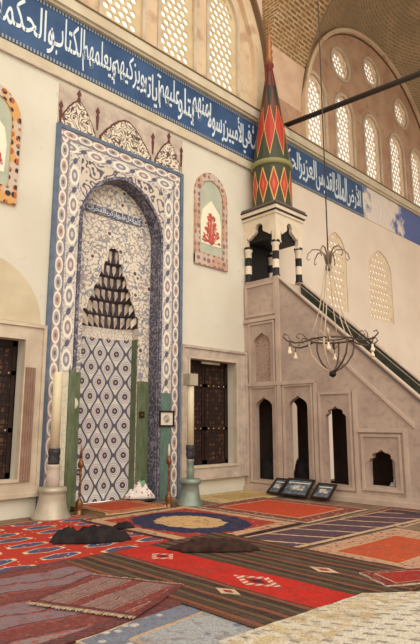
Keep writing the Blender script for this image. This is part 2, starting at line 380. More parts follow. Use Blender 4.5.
class MB:
    def __init__(s): s.v, s.f, s.uv, s.sm = [], [], {}, set()
    def quad(s, pts, uvs=None, smooth=False):
        i = len(s.v); s.v += [Vector(p) for p in pts]; s.f.append(tuple(range(i, i + len(pts))))
        if uvs: s.uv[len(s.f)-1] = uvs
        if smooth: s.sm.add(len(s.f)-1)
        return s
    def box(s, a, b):
        (x0, y0, z0), (x1, y1, z1) = a, b; i = len(s.v)
        s.v += [Vector(p) for p in ((x0,y0,z0),(x1,y0,z0),(x1,y1,z0),(x0,y1,z0),(x0,y0,z1),(x1,y0,z1),(x1,y1,z1),(x0,y1,z1))]
        s.f += [tuple(i+k for k in q) for q in ((0,3,2,1),(4,5,6,7),(0,1,5,4),(1,2,6,5),(2,3,7,6),(3,0,4,7))]; return s
    def obox(s, c, ax, ay, az):            # oriented box, half axes
        c, ax, ay, az = map(Vector, (c, ax, ay, az)); i = len(s.v)
        s.v += [c+sx*ax+sy*ay+sz*az for sz in (-1,1) for sx, sy in ((-1,-1),(1,-1),(1,1),(-1,1))]
        s.f += [tuple(i+k for k in q) for q in ((0,3,2,1),(4,5,6,7),(0,1,5,4),(1,2,6,5),(2,3,7,6),(3,0,4,7))]; return s
    def lathe(s, c, prof, seg=24, rep=None, rot=0, smooth=True, vs=None):
        c = Vector(c); i0 = len(s.v); n = len(prof)
        for k in range(seg):
            a = rot + 2*pi*k/seg
            for r, z in prof: s.v.append(c + Vector((r*cos(a), r*sin(a), z)))
        for k in range(seg):
            k2 = (k+1) % seg
            for j in range(n-1):
                s.f.append((i0+k*n+j, i0+k2*n+j, i0+k2*n+j+1, i0+k*n+j+1))
                if smooth: s.sm.add(len(s.f)-1)
                if rep:
                    v0, v1 = (vs[j], vs[j+1]) if vs else (prof[j][1], prof[j+1][1])
                    s.uv[len(s.f)-1] = [(rep*k/seg, v0), (rep*(k+1)/seg, v0), (rep*(k+1)/seg, v1), (rep*k/seg, v1)]
        for j, fl in ((0, True), (n-1, False)):
            if prof[j][0] > 1e-4:
                q = [i0+k*n+j for k in range(seg)]; s.f.append(tuple(reversed(q)) if fl else tuple(q))
        return s
    def tube(s, pts, r, seg=6):
        pts = [Vector(p) for p in pts]; i0 = len(s.v); n = len(pts); up = None
        for k, p in enumerate(pts):
            d = (pts[min(k+1, n-1)] - pts[max(k-1, 0)]).normalized()
            a = d.cross(Vector((0,0,1)) if abs(d.z) < .95 else Vector((1,0,0))).normalized(); b = d.cross(a)
            if up is not None and a.dot(up) < 0: a, b = -a, -b
            up = a; rr = r[k] if isinstance(r, (list, tuple)) else r
            s.v += [p + rr*(cos(2*pi*j/seg)*a + sin(2*pi*j/seg)*b) for j in range(seg)]
        for k in range(n-1):
            for j in range(seg):
                j2 = (j+1) % seg; s.f.append((i0+k*seg+j, i0+k*seg+j2, i0+(k+1)*seg+j2, i0+(k+1)*seg+j)); s.sm.add(len(s.f)-1)
        s.f.append(tuple(i0+j for j in reversed(range(seg)))); s.f.append(tuple(i0+(n-1)*seg+j for j in range(seg))); return s
    def ball(s, c, r, seg=10, rings=6, sc=(1,1,1)):
        c = Vector(c); prof = [(r*sin(pi*k/rings), -r*cos(pi*k/rings)) for k in range(rings+1)]
        i = len(s.v); s.lathe((0,0,0), [(max(a, 1e-5), b) for a, b in prof], seg)
        for k in range(i, len(s.v)): v = s.v[k]; s.v[k] = c + Vector((v.x*sc[0], v.y*sc[1], v.z*sc[2]))
        return s
    def mesh(s, name='m'):
        me = bpy.data.meshes.new(name); me.from_pydata(s.v, [], s.f); me.update()
        bm = bmesh.new(); bm.from_mesh(me); bm.faces.ensure_lookup_table()
        bmesh.ops.recalc_face_normals(bm, faces=bm.faces)
        bm.to_mesh(me); bm.free()
        box_uv(me); uvl = me.uv_layers[0].data
        for fi, p in enumerate(me.polygons):
            if fi in s.uv:
                mp = dict(zip(s.f[fi], s.uv[fi]))
                for li in p.loop_indices: uvl[li].uv = mp[me.loops[li].vertex_index]
            p.use_smooth = fi in s.sm
        return me
    def build(s, name, m, parent=None, origin=None): return link(name, s.mesh(name), m, parent, origin)

def tag(o, label=None, cat=None, group=None, kind=None):
    if label: o['label'] = label
    if cat: o['category'] = cat
    if group: o['group'] = group
    if kind: o['kind'] = kind
    return o
def empty(name, loc, label, cat, group=None):
    o = bpy.data.objects.new(name, None); COL.objects.link(o); o.location = loc; o.empty_display_size = .1
    return tag(o, label, cat, group)
def struct(o): o['kind'] = 'structure'; return o

def flat(splines, thick, to):
    """Filled 2-D outline with holes (even-odd), extruded; to(a, b, e) maps it into the world."""
    c = bpy.data.curves.new('o', 'CURVE'); c.dimensions = '2D'; c.fill_mode = 'BOTH'; c.extrude = thick/2
    for sp in splines:
        q = c.splines.new('POLY'); q.points.add(len(sp)-1); q.use_cyclic_u = True
        for k, (a, b) in enumerate(sp): q.points[k].co = (a, b, 0, 1)
    ob = bpy.data.objects.new('o', c); COL.objects.link(ob); bpy.context.view_layer.update()
    me = bpy.data.meshes.new_from_object(ob.evaluated_get(bpy.context.evaluated_depsgraph_get()))
    bpy.data.objects.remove(ob); bpy.data.curves.remove(c)
    for v in me.vertices: v.co = Vector(to(v.co.x, v.co.y, v.co.z + thick/2))
    bm = bmesh.new(); bm.from_mesh(me); bmesh.ops.remove_doubles(bm, verts=bm.verts, dist=1e-5)
    bmesh.ops.recalc_face_normals(bm, faces=bm.faces); bm.to_mesh(me); bm.free()
    while me.uv_layers: me.uv_layers.remove(me.uv_layers[0])
    for p in me.polygons: p.use_smooth = False
    box_uv(me); return me
def on_wall(y0): return lambda a, b, e: (a, y0 - e, b)            # on the front wall, growing toward the room
def on_side(x0): return lambda a, b, e: (x0 - e, -a, b)           # on the minbar side; a = distance from the wall
def on_front(y0): return lambda a, b, e: (a, y0 - e, b)
def rect(x0, z0, x1, z1): return [(x0, z0), (x1, z0), (x1, z1), (x0, z1)]
def arc(cx, cz, r, a0, a1, n=16): return [(cx + r*cos(a0+(a1-a0)*k/n), cz + r*sin(a0+(a1-a0)*k/n)) for k in range(n+1)]
def archpts(x0, x1, z0, spring, apex, p=.62, n=10):
    """pointed arch outline; p below 1 gives fuller shoulders"""
    c = (x0+x1)/2; hw = (x1-x0)/2; h = apex-spring; right = []
    for k in range(n+1):
        t = k/n; right.append((c + hw*(1 - t**2.0)**.5 * (1-.0*t) if t < 1 else c, spring + h*(t**1.0)*(1 - .0)))
    # shoulder curve: ellipse blended with a straight line to the point
    right = []
    for k in range(n+1):
        a = pi/2*k/n; ex, ez = cos(a), sin(a); lx, lz = 1-k/n, k/n
        right.append((c + hw*(p*ex+(1-p)*lx), spring + h*(p*ez+(1-p)*lz)))
    left = [(2*c-x, z) for x, z in reversed(right[:-1])]
    return [(x0, z0), (x1, z0)] + right + left
def circ(cx, cz, r, n=8, rot=0): return [(cx + r*cos(rot+2*pi*k/n), cz + r*sin(rot+2*pi*k/n)) for k in range(n)]

# ------------------------------------------------------------------ the setting
MC = 6.64                                    # middle of the mihrab along the wall
floor_ = struct(MB().box((-1.5, -11.5, -.2), (24, .4, 0)).build('floor', 'floor_matting'))
wins_L = [4.78, 6.45, 8.11, 9.77]; wins_R = [14.15, 15.93, 17.85, 19.8, 21.6]; rounds = [(15.82, 14.2), (18.05, 14.95), (20.4, 14.2)]
recess = archpts(5.62, 7.66, 0.0, 5.75, 6.8, .8)
low = [(8.53, .66, 10.09, 3.07), (2.98, .66, 4.54, 3.07)]
mids = [(14.45, 15.65), (17.1, 18.75)]
holes = [recess] + [rect(q[0]-.012, q[1]-.012, q[2]+.012, q[3]+.012) for q in low] + [archpts(a, b, 5.15, 7.1, 7.75, .7) for a, b in mids]
struct(link('wall_front', flat([rect(1.0, 0, 23.4, 10.02)] + holes, .2, on_wall(.2)), 'plaster'))
def upwin(c): return archpts(c-.55, c+.55, 10.36, 12.75, 13.5, .85)
def upwinR(c): return archpts(c-.56, c+.56, 10.36, 12.45, 13.0, .85)
struct(link('wall_upper_left', flat([rect(1.0, 10.02, 11.5, 17.6)] + [upwin(c) for c in wins_L], .2, on_wall(.2)), 'plaster_tan'))
struct(link('wall_upper_right', flat([rect(11.5, 10.02, 23.4, 17.6)] + [upwinR(c) for c in wins_R] + [circ(a, b, .56, 20) for a, b in rounds], .2, on_wall(.2)), 'plaster_rose'))
struct(link('wall_right', flat([rect(0, 0, 11.5, 17.6)] + [archpts(a, a+2.2, .6, 4.6, 5.8, .8) for a in (.9, 4.0, 7.1)] + [archpts(a, a+1.3, 10.3, 12.6, 13.4, .8) for a in (.8, 2.9, 5.0, 7.1)], .3, on_side(23.7)), 'plaster_rose'))  # unseen wall; arched openings added to bring daylight into the right bay
# great arch between the two bays, with plaster at its foot and bare brick above
ao = [(0, 11.3)] + [(5-5*cos(pi*k/40), 11.3+5*sin(pi*k/40)) for k in range(41)][1:] + [(10, 17.6), (0, 17.6)]
struct(link('arch_transverse', flat([ao], 1.85, on_side(13.35)), 'arch_plaster_brick'))
# vault of the right bay
vm = MB(); N = 28
def vz(x, y): return 11.3 + sqrt(max(50.2 - (x-18.35)**2 - (y+5)**2, 0))
for i in range(N):
    for j in range(N):
        x0, x1 = 13.35+10.05*i/N, 13.35+10.05*(i+1)/N; y0, y1 = -10*j/N, -10*(j+1)/N
        P = [(x0,y0,vz(x0,y0)), (x1,y0,vz(x1,y0)), (x1,y1,vz(x1,y1)), (x0,y1,vz(x0,y1))]
        vm.quad(P, [(math.atan2(p[1]+5, p[0]-18.35)*5, p[2]*1.4) for p in P], True)
struct(vm.build('ceiling', 'vault_brick'))
# wall arches framing the window fields
def ring(cx, cz, r0, r1, a0=0, a1=pi): return arc(cx, cz, r1, a0, a1, 40) + list(reversed(arc(cx, cz, r0, a0, a1, 40)))
def foot(cx, cz, r0, r1, z):
    return [(cx+r1, z)] + arc(cx, cz, r1, 0, pi, 40) + [(cx-r1, z), (cx-r0, z)] + list(reversed(arc(cx, cz, r0, 0, pi, 40))) + [(cx+r0, z)]
struct(link('trim_1', flat([foot(6.45, 11.3, 4.55, 4.95, 10.3)], .14, on_wall(0)), 'plaster_tan'))
struct(link('trim_2', flat([foot(6.45, 11.3, 4.95, 5.04, 10.3)], .3, on_wall(0)), 'moulding_dark'))
struct(link('trim_3', flat([foot(18.35, 11.3, 4.86, 5.0, 10.3)], .16, on_wall(0)), 'plaster_tan'))
struct(link('trim_4', flat([foot(18.35, 11.3, 4.82, 4.86, 10.3)], .06, on_wall(0)), 'moulding_dark'))
struct(link('trim_9', flat([archpts(2.66, 4.86, 3.40, 3.42, 4.55, .9)], .012, on_wall(0)), 'plaster_arch_tan'))
# ledges over and under the painted band
struct(MB().box((1, -.16, 10.06), (23.4, 0, 10.30)).box((1, -.10, 10.0), (23.4, 0, 10.06)).build('trim_5', 'moulding_cream'))
struct(MB().box((1, -.18, 10.30), (23.4, 0, 10.335)).build('trim_6', 'moulding_dark'))
struct(MB().box((1, -.05, 8.50), (11.5, 0, 8.70)).build('trim_7', 'moulding_cream'))
struct(MB().box((1, -.062, 8.47), (11.5, 0, 8.50)).build('trim_8', 'marble_frame'))

# windows: pierced plaster grilles set in the openings
wn = [0]
def hexes(inside, x0, x1, z0, z1, px, pz, r, n=8, rx=1.0):
    out = []; k = 0; z = z0 + pz*.6
    while z < z1:
        x = x0 + px*(.5 if k % 2 else 1.0) * 1.0
        while x < x1:
            if inside(x, z): out.append([(x + rx*r*cos(2*pi*q/n), z + r*sin(2*pi*q/n)) for q in range(n)])
            x += px
        z += pz; k += 1
    return out
def pip(poly, m):
    def f(x, z):
        def test(x, z):
            c = False; j = len(poly)-1
            for i in range(len(poly)):
                (xi, zi), (xj, zj) = poly[i], poly[j]
                if (zi > z) != (zj > z) and x < (xj-xi)*(z-zi)/(zj-zi)+xi: c = not c
                j = i
            return c
        return all(test(x+a*m, z+b*m) for a, b in ((1,0),(-1,0),(0,1),(0,-1)))
    return f
def grille(outline, px, pz, r, m, y=.07, n=8, rx=1.0, frame=None, thick=.035):
    wn[0] += 1
    xs = [p[0] for p in outline]; zs = [p[1] for p in outline]
    ol = [((min(xs)+max(xs))/2 + (x-(min(xs)+max(xs))/2)*.998, z) for x, z in outline]
    hs = hexes(pip(ol, r*max(rx, 1)+.03), min(xs)-px/2+.02, max(xs), min(zs), max(zs), px, pz, r, n, rx)
    g = struct(link('window_%d' % wn[0], flat([ol]+hs, thick, on_wall(y)), m))
    if frame:
        cx = (min(xs)+max(xs))/2; cz = (min(zs)+max(zs))/2; kx = 1+.18/(max(xs)-min(xs)); kz = 1+.18/(max(zs)-min(zs))
        link('window_frame', flat([[(cx+(x-cx)*kx, cz+(z-cz)*kz) for x, z in outline], outline], .05, on_wall(.0)), frame, g)
    return g
for c in wins_L: grille(upwin(c), .215, .185, .088, 'grille_plaster', frame='marble_pale')
for c in wins_R: grille(upwinR(c), .215, .19, .103, 'grille_pale', n=8, rx=1.0, frame='marble_pale')
for a, b in rounds: grille(circ(a, b, .56, 20), .2, .175, .093, 'grille_pale', n=8, frame='marble_pale')
for a, b in mids: grille(archpts(a, b, 5.15, 7.1, 7.75, .7), .2, .23, .085, 'grille_pale', n=4, rx=.8)

# low windows with stone surround and dark lattice shutters
def low_window(x0, z0, x1, z1):
    wn[0] += 1
    mm = 'marble_frame' if x0 > 5 else 'marble_pale'
    fr = struct(link('window_%d' % wn[0], flat([rect(x0-.2, z0-.27, x1+.36, z1+.26), rect(x0-.006, z0-.006, x1+.006, z1+.006)], .09, on_wall(0)), mm))
    link('inner_moulding', flat([rect(x0-.05, z0-.05, x1+.05, z1+.05), rect(x0, z0, x1, z1)], .12, on_wall(0)), 'marble_pale', fr)
    link('outer_moulding', flat([rect(x0-.24, z0-.31, x1+.40, z1+.30), rect(x0-.18, z0-.25, x1+.34, z1+.24)], .13, on_wall(0)), mm, fr)
    return fr
for k, q in enumerate(low):
    fr = low_window(*q); x0, z0, x1, z1 = q; xm = (x0+x1)/2
    MB().box((x0-.2, .29, z0-.2), (x1+.2, .31, z1+.2)).build('added_backing', 'wood_dark', fr)  # unseen board added to hide bright daylight in the gap around the shutters
    for a, b in ((x0+.005, xm-.01), (xm+.01, x1-.005)):
        sh = MB().box((a, .24, z0), (b, .28, z1)).build('shutter', 'shutter_lattice', fr)
        bm_ = MB()
        for za, zb in ((z0, z0+.09), (z0+.78, z0+.86), (z1-.62, z1-.54), (z1-.09, z1)): bm_.box((a, .215, za), (b, .24, zb))
        for xa, xb in ((a, a+.07), (b-.07, b)): bm_.box((xa, .215, z0), (xb, .24, z1))
        bm_.build('shutter_rail', 'wood_dark', sh)
        d = MB()
        for z in (z0+.82, z1-.58):
            for t in (.16, .38, .62, .84): d.ball((a+(b-a)*t, .212, z), .017, 6, 4)
        d.build('stud', 'gold_dot', sh)

# ------------------------------------------------------------------ painted inscription band
FORMS = {}
for cp in list(range(0xFE70, 0xFEFD)):
    d = unicodedata.decomposition(chr(cp)).split()
    if len(d) == 2 and d[0][0] == '<': FORMS.setdefault(chr(int(d[1], 16)), {})[d[0][1:-1]] = chr(cp)
    if len(d) == 3 and d[0][0] == '<' and d[1] == '0644': FORMS.setdefault('\u0644' + chr(int(d[2], 16)), {})[d[0][1:-1]] = chr(cp)
def shape(word):
    toks = []; i = 0
    while i < len(word):
        if word[i:i+2] in FORMS and len(word[i:i+2]) == 2: toks.append(word[i:i+2]); i += 2
        else: toks.append(word[i]); i += 1
    out = []
    for k, t in enumerate(toks):
        f = FORMS.get(t, {})
        prev = k > 0 and 'initial' in FORMS.get(toks[k-1], {}); nxt = k+1 < len(toks) and 'final' in FORMS.get(toks[k+1], {}) and 'initial' in f
        key = 'medial' if prev and nxt else 'final' if prev else 'initial' if nxt else 'isolated'
        out.append(f.get(key) or f.get('isolated') or t)
    return ''.join(reversed(out))
def letters(word, x0, x1, z0, z1, y, parent, m='letter_white', bold=.012, ext=.012):
    c = bpy.data.curves.new('t', 'FONT'); c.body = shape(word); c.size = 1; c.extrude = .01; c.offset = bold; c.resolution_u = 4
    ob = bpy.data.objects.new('t', c); COL.objects.link(ob); bpy.context.view_layer.update()
    me = bpy.data.meshes.new_from_object(ob.evaluated_get(bpy.context.evaluated_depsgraph_get()))
    bpy.data.objects.remove(ob); bpy.data.curves.remove(c)
    xs = [v.co.x for v in me.vertices]; ys = [v.co.y for v in me.vertices]
    for v in me.vertices:
        a = (v.co.x-min(xs))/(max(xs)-min(xs)); b = (v.co.y-min(ys))/(max(ys)-min(ys)); e = v.co.z/.02+.5
        v.co = Vector((x0+(x1-x0)*a, y - ext*e, z0+(z1-z0)*b))
    me.uv_layers.new(name='UVMap') if not me.uv_layers else None
    return link('lettering', me, m, parent)
fz = empty('inscription_frieze', (11, 0, 8.75), 'long blue painted band of white Arabic lettering across the wall above the tiled niche', 'inscription')
Z0, Z1 = 8.76, 9.99
MB().box((1.0, -.02, Z0), (16.9, 0, Z1)).build('panel', 'frieze_blue', fz)
tag(MB().box((16.9, -.02, Z0), (23.4, 0, Z1)).build('worn_panel', 'frieze_worn', fz), 'pale worn stretch where the blue has flaked away')
for a, b in ((Z0, Z0+.075), (Z1-.075, Z1)): MB().box((1.0, -.03, a), (16.9, -.02, b)).build('toothed_border', 'frieze_tooth', fz)
words = [('والحكمة', 3.55, 4.80), ('الكتاب', 4.72, 5.50), ('ويعلمهم', 5.46, 6.30), ('ويزكيهم', 6.24, 7.10), ('آياته', 7.05, 7.6),
         ('عليهم', 7.55, 8.2), ('يتلو', 8.15, 8.68), ('منهم', 8.62, 9.2), ('رسولا', 9.15, 9.8), ('الأميين', 9.75, 10.55), ('في', 10.5, 10.85), ('بعث', 10.85, 11.3), ('الذي', 11.3, 11.8), ('هو', 11.8, 12.1),
         ('الحكيم', 12.15, 13.15), ('العزيز', 13.1, 14.05), ('القدوس', 14.0, 15.1), ('الملك', 15.05, 15.85), ('الأرض', 15.8, 16.75)]
for k, (wd, a, b) in enumerate(words):
    letters(wd, a, b, Z0+.13 + .06*(k % 2), Z1-.12 - .05*((k+1) % 2), -.02, fz, bold=.006)

# ------------------------------------------------------------------ mihrab
mh = empty('mihrab', (MC, 0, 0), 'tall tiled prayer niche with flowered borders in the wall between two dark windows', 'prayer niche')
def strip(p0, p1, axis, lo, hi, y0, y1, per, name, m, parent):
    """band from p0 to p1 along axis, lo..hi across; u across 0..1, v along / per"""
    b = MB()
    if axis == 'z': b.quad([(lo,y0,p0),(hi,y0,p0),(hi,y0,p1),(lo,y0,p1)], [(0,p0/per),(1,p0/per),(1,p1/per),(0,p1/per)])
    else: b.quad([(p0,y0,lo),(p1,y0,lo),(p1,y0,hi),(p0,y0,hi)], [(0,0)]*4); b.uv[0] = [(0,p0/per),(0,p1/per),(1,p1/per),(1,p0/per)]
    A = b.v[:4]; # give it thickness
    x0, x1 = min(v.x for v in A), max(v.x for v in A); z0, z1 = min(v.z for v in A), max(v.z for v in A)
    b.quad([(x0,y0,z0),(x0,y1,z0),(x0,y1,z1),(x0,y0,z1)]).quad([(x1,y0,z0),(x1,y1,z0),(x1,y1,z1),(x1,y0,z1)])
    b.quad([(x0,y0,z1),(x1,y0,z1),(x1,y1,z1),(x0,y1,z1)]).quad([(x0,y0,z0),(x1,y0,z0),(x1,y1,z0),(x0,y1,z0)])
    return b.build(name, m, parent)
L, Rr, T = 4.96, 8.32, 7.5
link('blue_edging', flat([[(L,0),(L+.09,0),(L+.09,T-.08),(Rr-.09,T-.08),(Rr-.09,0),(Rr,0),(Rr,T),(L,T)]], .07, on_wall(0)), 'tile_blue', mh)
for a, b in ((L+.1, L+.28), (Rr-.28, Rr-.1)): strip(.05, T-.26, 'z', a, b, -.05, 0, .34, 'chain_border', 'tile_chain', mh)
strip(L+.1, Rr-.1, 'x', T-.26, T-.08, -.05, 0, .34, 'chain_border', 'tile_chain', mh)
link('blue_fillet', flat([[(L+.28,0),(L+.30,0),(L+.30,T-.28),(Rr-.30,T-.28),(Rr-.30,0),(Rr-.28,0),(Rr-.28,T-.26),(L+.28,T-.26)]], .055, on_wall(0)), 'tile_lineblue', mh)
for a, b, z in ((L+.30, L+.58, 2.55), (Rr-.58, Rr-.30, 2.25)): strip(z, T-.56, 'z', a, b, -.045, 0, .62, 'floral_border', 'tile_floral', mh)
strip(L+.30, Rr-.30, 'x', T-.56, T-.28, -.045, 0, .62, 'floral_border', 'tile_floral', mh)
tag(MB().box((5.475, -.066, .02), (5.618, 0, 2.6)).build('dado_panel', 'tile_green', mh), 'olive green dado panel')
tag(MB().box((L+.30, -.05, .02), (5.47, 0, 2.55)).build('dado_panel', 'tile_pale', mh), 'pale cream dado panel')
tag(MB().box((Rr-.58, -.05, .02), (Rr-.30, 0, 2.25)).build('dado_panel', 'tile_greenblue', mh), 'blue-green dado panel')
_a = archpts(5.62, 7.66, 5.6, 5.75, 6.8, .8)
link('spandrel', flat([[(L+.58, 5.6), _a[0]] + list(reversed(_a[2:])) + [_a[1], (Rr-.58, 5.6), (Rr-.58, T-.56), (L+.58, T-.56)]], .04, on_wall(0)), 'tile_spandrel', mh)
e_in = archpts(5.62, 7.66, 0.0, 5.75, 6.8, .8); e_out = archpts(5.555, 7.725, 0.0, 5.75, 6.87, .8)
link('arch_edging', flat([[e_out[1]] + e_out[2:] + [e_out[0], e_in[0]] + list(reversed(e_in[2:])) + [e_in[1]]], .06, on_wall(0)), 'tile_dark', mh)
# reveal of the arched recess
rv = MB(); pr = [e_in[1]] + e_in[2:] + [e_in[0]]
for (xa, za), (xb, zb) in zip(pr, pr[1:]): rv.quad([(MC+(xa-MC)*.994,-.001,za-.004*(za>5)),(MC+(xa-MC)*.994,.3,za-.004*(za>5)),(MC+(xb-MC)*.994,.3,zb-.004*(zb>5)),(MC+(xb-MC)*.994,-.001,zb-.004*(zb>5))])
rv.build('arch_reveal', 'tile_dark', mh)
# back of recess with the stepped opening for the hood
NL, NR = 5.93, 7.35; tiers = [(3.45, .71), (3.92, .63), (4.24, .50), (4.50, .38), (4.76, .26), (5.02, .15)]
op = [(NL, 0.0), (NR, 0.0), (NR, 3.92)]
for (z, h), (z2, _) in zip(tiers[1:], tiers[2:] + [(5.3, 0)]): op += [(MC+h, z), (MC+h*.92, (z+z2)/2+.05), (MC+h*.8, z2)]
op += [(MC, 5.36)]
rgt = op[2:]; op = [(NL, 0.0), (NR, 0.0)] + rgt + [(2*MC-x, z) for x, z in reversed(rgt[:-1])]
rb = archpts(5.60, 7.68, 0.0, 5.75, 6.83, .8)
link('recess_field', flat([[rb[1]] + rb[2:] + [rb[0], op[0]] + list(reversed(op[2:])) + [op[1]]], .03, on_wall(.33)), 'tile_field', mh)
tag(MB().box((5.63, .27, .02), (NL-.005, .3, 2.6)).build('dado_panel', 'tile_green', mh), 'olive green dado panel')
tag(MB().box((NR+.005, .27, .02), (7.65, .3, 2.5)).build('dado_panel', 'tile_green', mh), 'olive green dado panel')
# niche walls
plan = [(NL, .33), (NL, .53), (6.22, .78), (7.06, .78), (NR, .53), (NR, .33)]
nb, gb = MB(), MB(); dist = 0
for k, ((xa, ya), (xb, yb)) in enumerate(zip(plan, plan[1:])):
    ln = sqrt((xb-xa)**2+(yb-ya)**2); tgt = gb if k in (0, 4) else nb
    off = 5.98
    tgt.quad([(xa,ya,0),(xb,yb,0),(xb,yb,3.42),(xa,ya,3.42)], [(off+dist,0),(off+dist+ln,0),(off+dist+ln,3.42),(off+dist,3.42)]); dist += ln
nb.build('niche_wall', 'tile_hex', mh); gb.build('niche_side', 'tile_green', mh)
wb = MB()
for (xa, ya), (xb, yb) in zip(plan, plan[1:]): wb.quad([(xa,ya,3.42),(xb,yb,3.42),(xb,yb,3.66),(xa,ya,3.66)])
wb.build('niche_cornice', 'tile_white', mh)
# stalactite hood: corbelled tiers of small cells
hood = MB()
hood.v = []; 
def planat(f): return [(MC+(x-MC)*f, .33+(y-.33)*f) for x, y in plan]
zz = [3.66, 3.95, 4.26, 4.52, 4.78, 5.04, 5.36]; ff = [1.0, .90, .74, .57, .40, .24, .1]
for k in range(6):
    a, b = planat(ff[k]), planat(ff[k+1])
    for j in range(5):
        hood.quad([(*a[j], zz[k]), (*a[j+1], zz[k]), (*a[j+1], zz[k+1]-.05), (*a[j], zz[k+1]-.05)])
        hood.quad([(*a[j], zz[k+1]-.05), (*a[j+1], zz[k+1]-.05), (*b[j+1], zz[k+1]), (*b[j], zz[k+1])])
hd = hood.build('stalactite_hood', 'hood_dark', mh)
def along(pl, t):
    seg = [sqrt((b[0]-a[0])**2+(b[1]-a[1])**2) for a, b in zip(pl, pl[1:])]; d = t*sum(seg)
    for (a, b), l in zip(zip(pl, pl[1:]), seg):
        if d <= l + 1e-6: return (a[0]+(b[0]-a[0])*d/l, a[1]+(b[1]-a[1])*d/l)
        d -= l
    return pl[-1]
for k in range(6):
    cells = MB(); n = [12, 11, 9, 7, 5, 3][k]; pl = planat(ff[k]*.985); pin = planat(ff[k]*.80)
    for j in range(n):
        t = (j+.5)/n; (x, y), (xi, yi) = along(pl, t), along(pin, t); z0, z1 = zz[k]-.02, zz[k+1]-.03; hh = z1-z0
        (xl, yl), (xr, yr) = along(pl, max(t-.28/n, 0)), along(pl, min(t+.28/n, 1))
        # a pointed drop: narrow foot hanging in front, broad head against the tier above
        cells.quad([(xi, yi, z0), (xl, yl, z0+hh*.5), (xl, yl, z1), (xi, yi, z0+hh*.62)]).quad([(xi, yi, z0), (xr, yr, z0+hh*.5), (xr, yr, z1), (xi, yi, z0+hh*.62)])
        cells.quad([(xi, yi, z0+hh*.62), (xl, yl, z1), (xr, yr, z1)])
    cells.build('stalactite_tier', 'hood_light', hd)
# inscription plate in the recess
ipn = [(5.86, 6.0), (5.82, 6.09), (5.86, 6.18)] + [(7.34, 6.18), (7.38, 6.09), (7.34, 6.0)]
ip = link('inscription_plate', flat([ipn], .03, on_wall(.3)), 'tile_dark', mh)
for k, (wd, a, b) in enumerate((('المحراب', 5.9, 6.35), ('زكريا', 6.36, 6.62), ('عليها', 6.64, 6.9), ('دخل', 6.92, 7.1), ('كلما', 7.1, 7.32))): letters(wd, a, b, 6.02, 6.165, .27, ip, bold=.004, ext=.006)
# crest
cp = MB().box((L+.02, -.03, T), (Rr-.02, 0, 8.38)).build('crest_panel', 'marble_frame', mh)
def lobe(cx, hw, top, base=T):
    P = []
    for k in range(25):
        t = -1+2*k/24; a = abs(t)
        z = base+.08+(top-base-.08)*((1-a**1.7)*.9+.1*(1-a)); z += .022*abs(sin(4.5*pi*t))
        P.append((cx+hw*t, z))
    return [(cx-hw, base)] + P + [(cx+hw, base)]
lobes = [(5.42, .42, 8.16), (MC, .70, 8.22), (7.86, .42, 8.16)]
for cx, hw, tp in lobes:
    lo = lobe(cx, hw, tp); li = [(cx+(x-cx)*.93, T+(z-T)*.93) for x, z in lo]
    pa = link('crest_palmette', flat([li], .03, on_wall(-.03)), 'tile_crest', mh)
    link('palmette_outline', flat([lo], .015, on_wall(-.03)), 'tile_crest_edge', pa)
for x, z in ((5.02, 7.78), (5.42, 8.2), (5.88, 8.0), (7.38, 8.0), (7.86, 8.2), (8.26, 7.98)):
    link('crest_finial', flat([[(x, z+.22), (x+.05, z+.12), (x+.015, z+.05), (x+.035, z), (x+.012, z-.3), (x-.012, z-.3), (x-.035, z), (x-.015, z+.05), (x-.05, z+.12)]], .02, on_wall(-.03)), 'tile_crest_edge', mh)

# ------------------------------------------------------------------ painted arched panels high on the wall
def arch_panel(cx, z0, hw, m, label):
    r = empty('painted_arch_panel', (cx, 0, z0), label, 'wall panel'); ap = z0+(2.45 if cx > 5 else 2.25); sp = ap-.62
    out = archpts(cx-hw, cx+hw, z0, sp, ap, .95); inn = archpts(cx-hw+.17, cx+hw-.17, z0+.3, sp, ap-.2, .95)
    link('mosaic_surround', flat([out, inn], .05, on_wall(0)), m, r)
    link('panel_field', flat([inn], .02, on_wall(0)), 'paint_sage', r)
    link('ivory_field', flat([[(cx-.34, z0+.55), (cx+.34, z0+.55), (cx+.36, z0+1.1), (cx+.3, z0+1.42), (cx, z0+1.72), (cx-.3, z0+1.42), (cx-.36, z0+1.1)]], .03, on_wall(0)), 'paint_ivory', r)
    bq = MB()
    for k in range(54):
        t = random.random(); a = random.uniform(-.34, .34)*(1-.7*t); z = z0+.60+t*.74; bq.tube([(cx, -.03, z0+.6), (cx+a*.6, -.034, z0+.6+(z-z0-.6)*.45), (cx+a, -.035, z)], .007, 4); bq.ball((cx+a, -.035, z), random.uniform(.028, .05), 6, 4, (1, .3, 1))
    bq.ball((cx, -.035, z0+.66), .1, 8, 6, (1, .25, 1)); bq.build('red_flowers', 'paint_red', r)
    lv = MB()
    for k in range(16):
        t = random.random(); lv.ball((cx+random.uniform(-.3,.3)*(1-.7*t), -.034, z0+.68+t*.6), .03, 6, 4, (1, .3, 1.3))
    lv.build('rose_leaves', 'paint_rose', r)
    bs = MB().box((cx-hw, -.055, z0-.02), (cx+hw, 0, z0+.24)); bs.build('base_tiles', m, r)
arch_panel(9.29, 5.4, .57, 'mosaic_soft', 'pale arched wall panel with a red bouquet, between tiled niche and spired pulpit')
arch_panel(3.62, 5.55, .60, 'mosaic_bold', 'boldly checked arched wall panel cut by the left edge, above the left window')

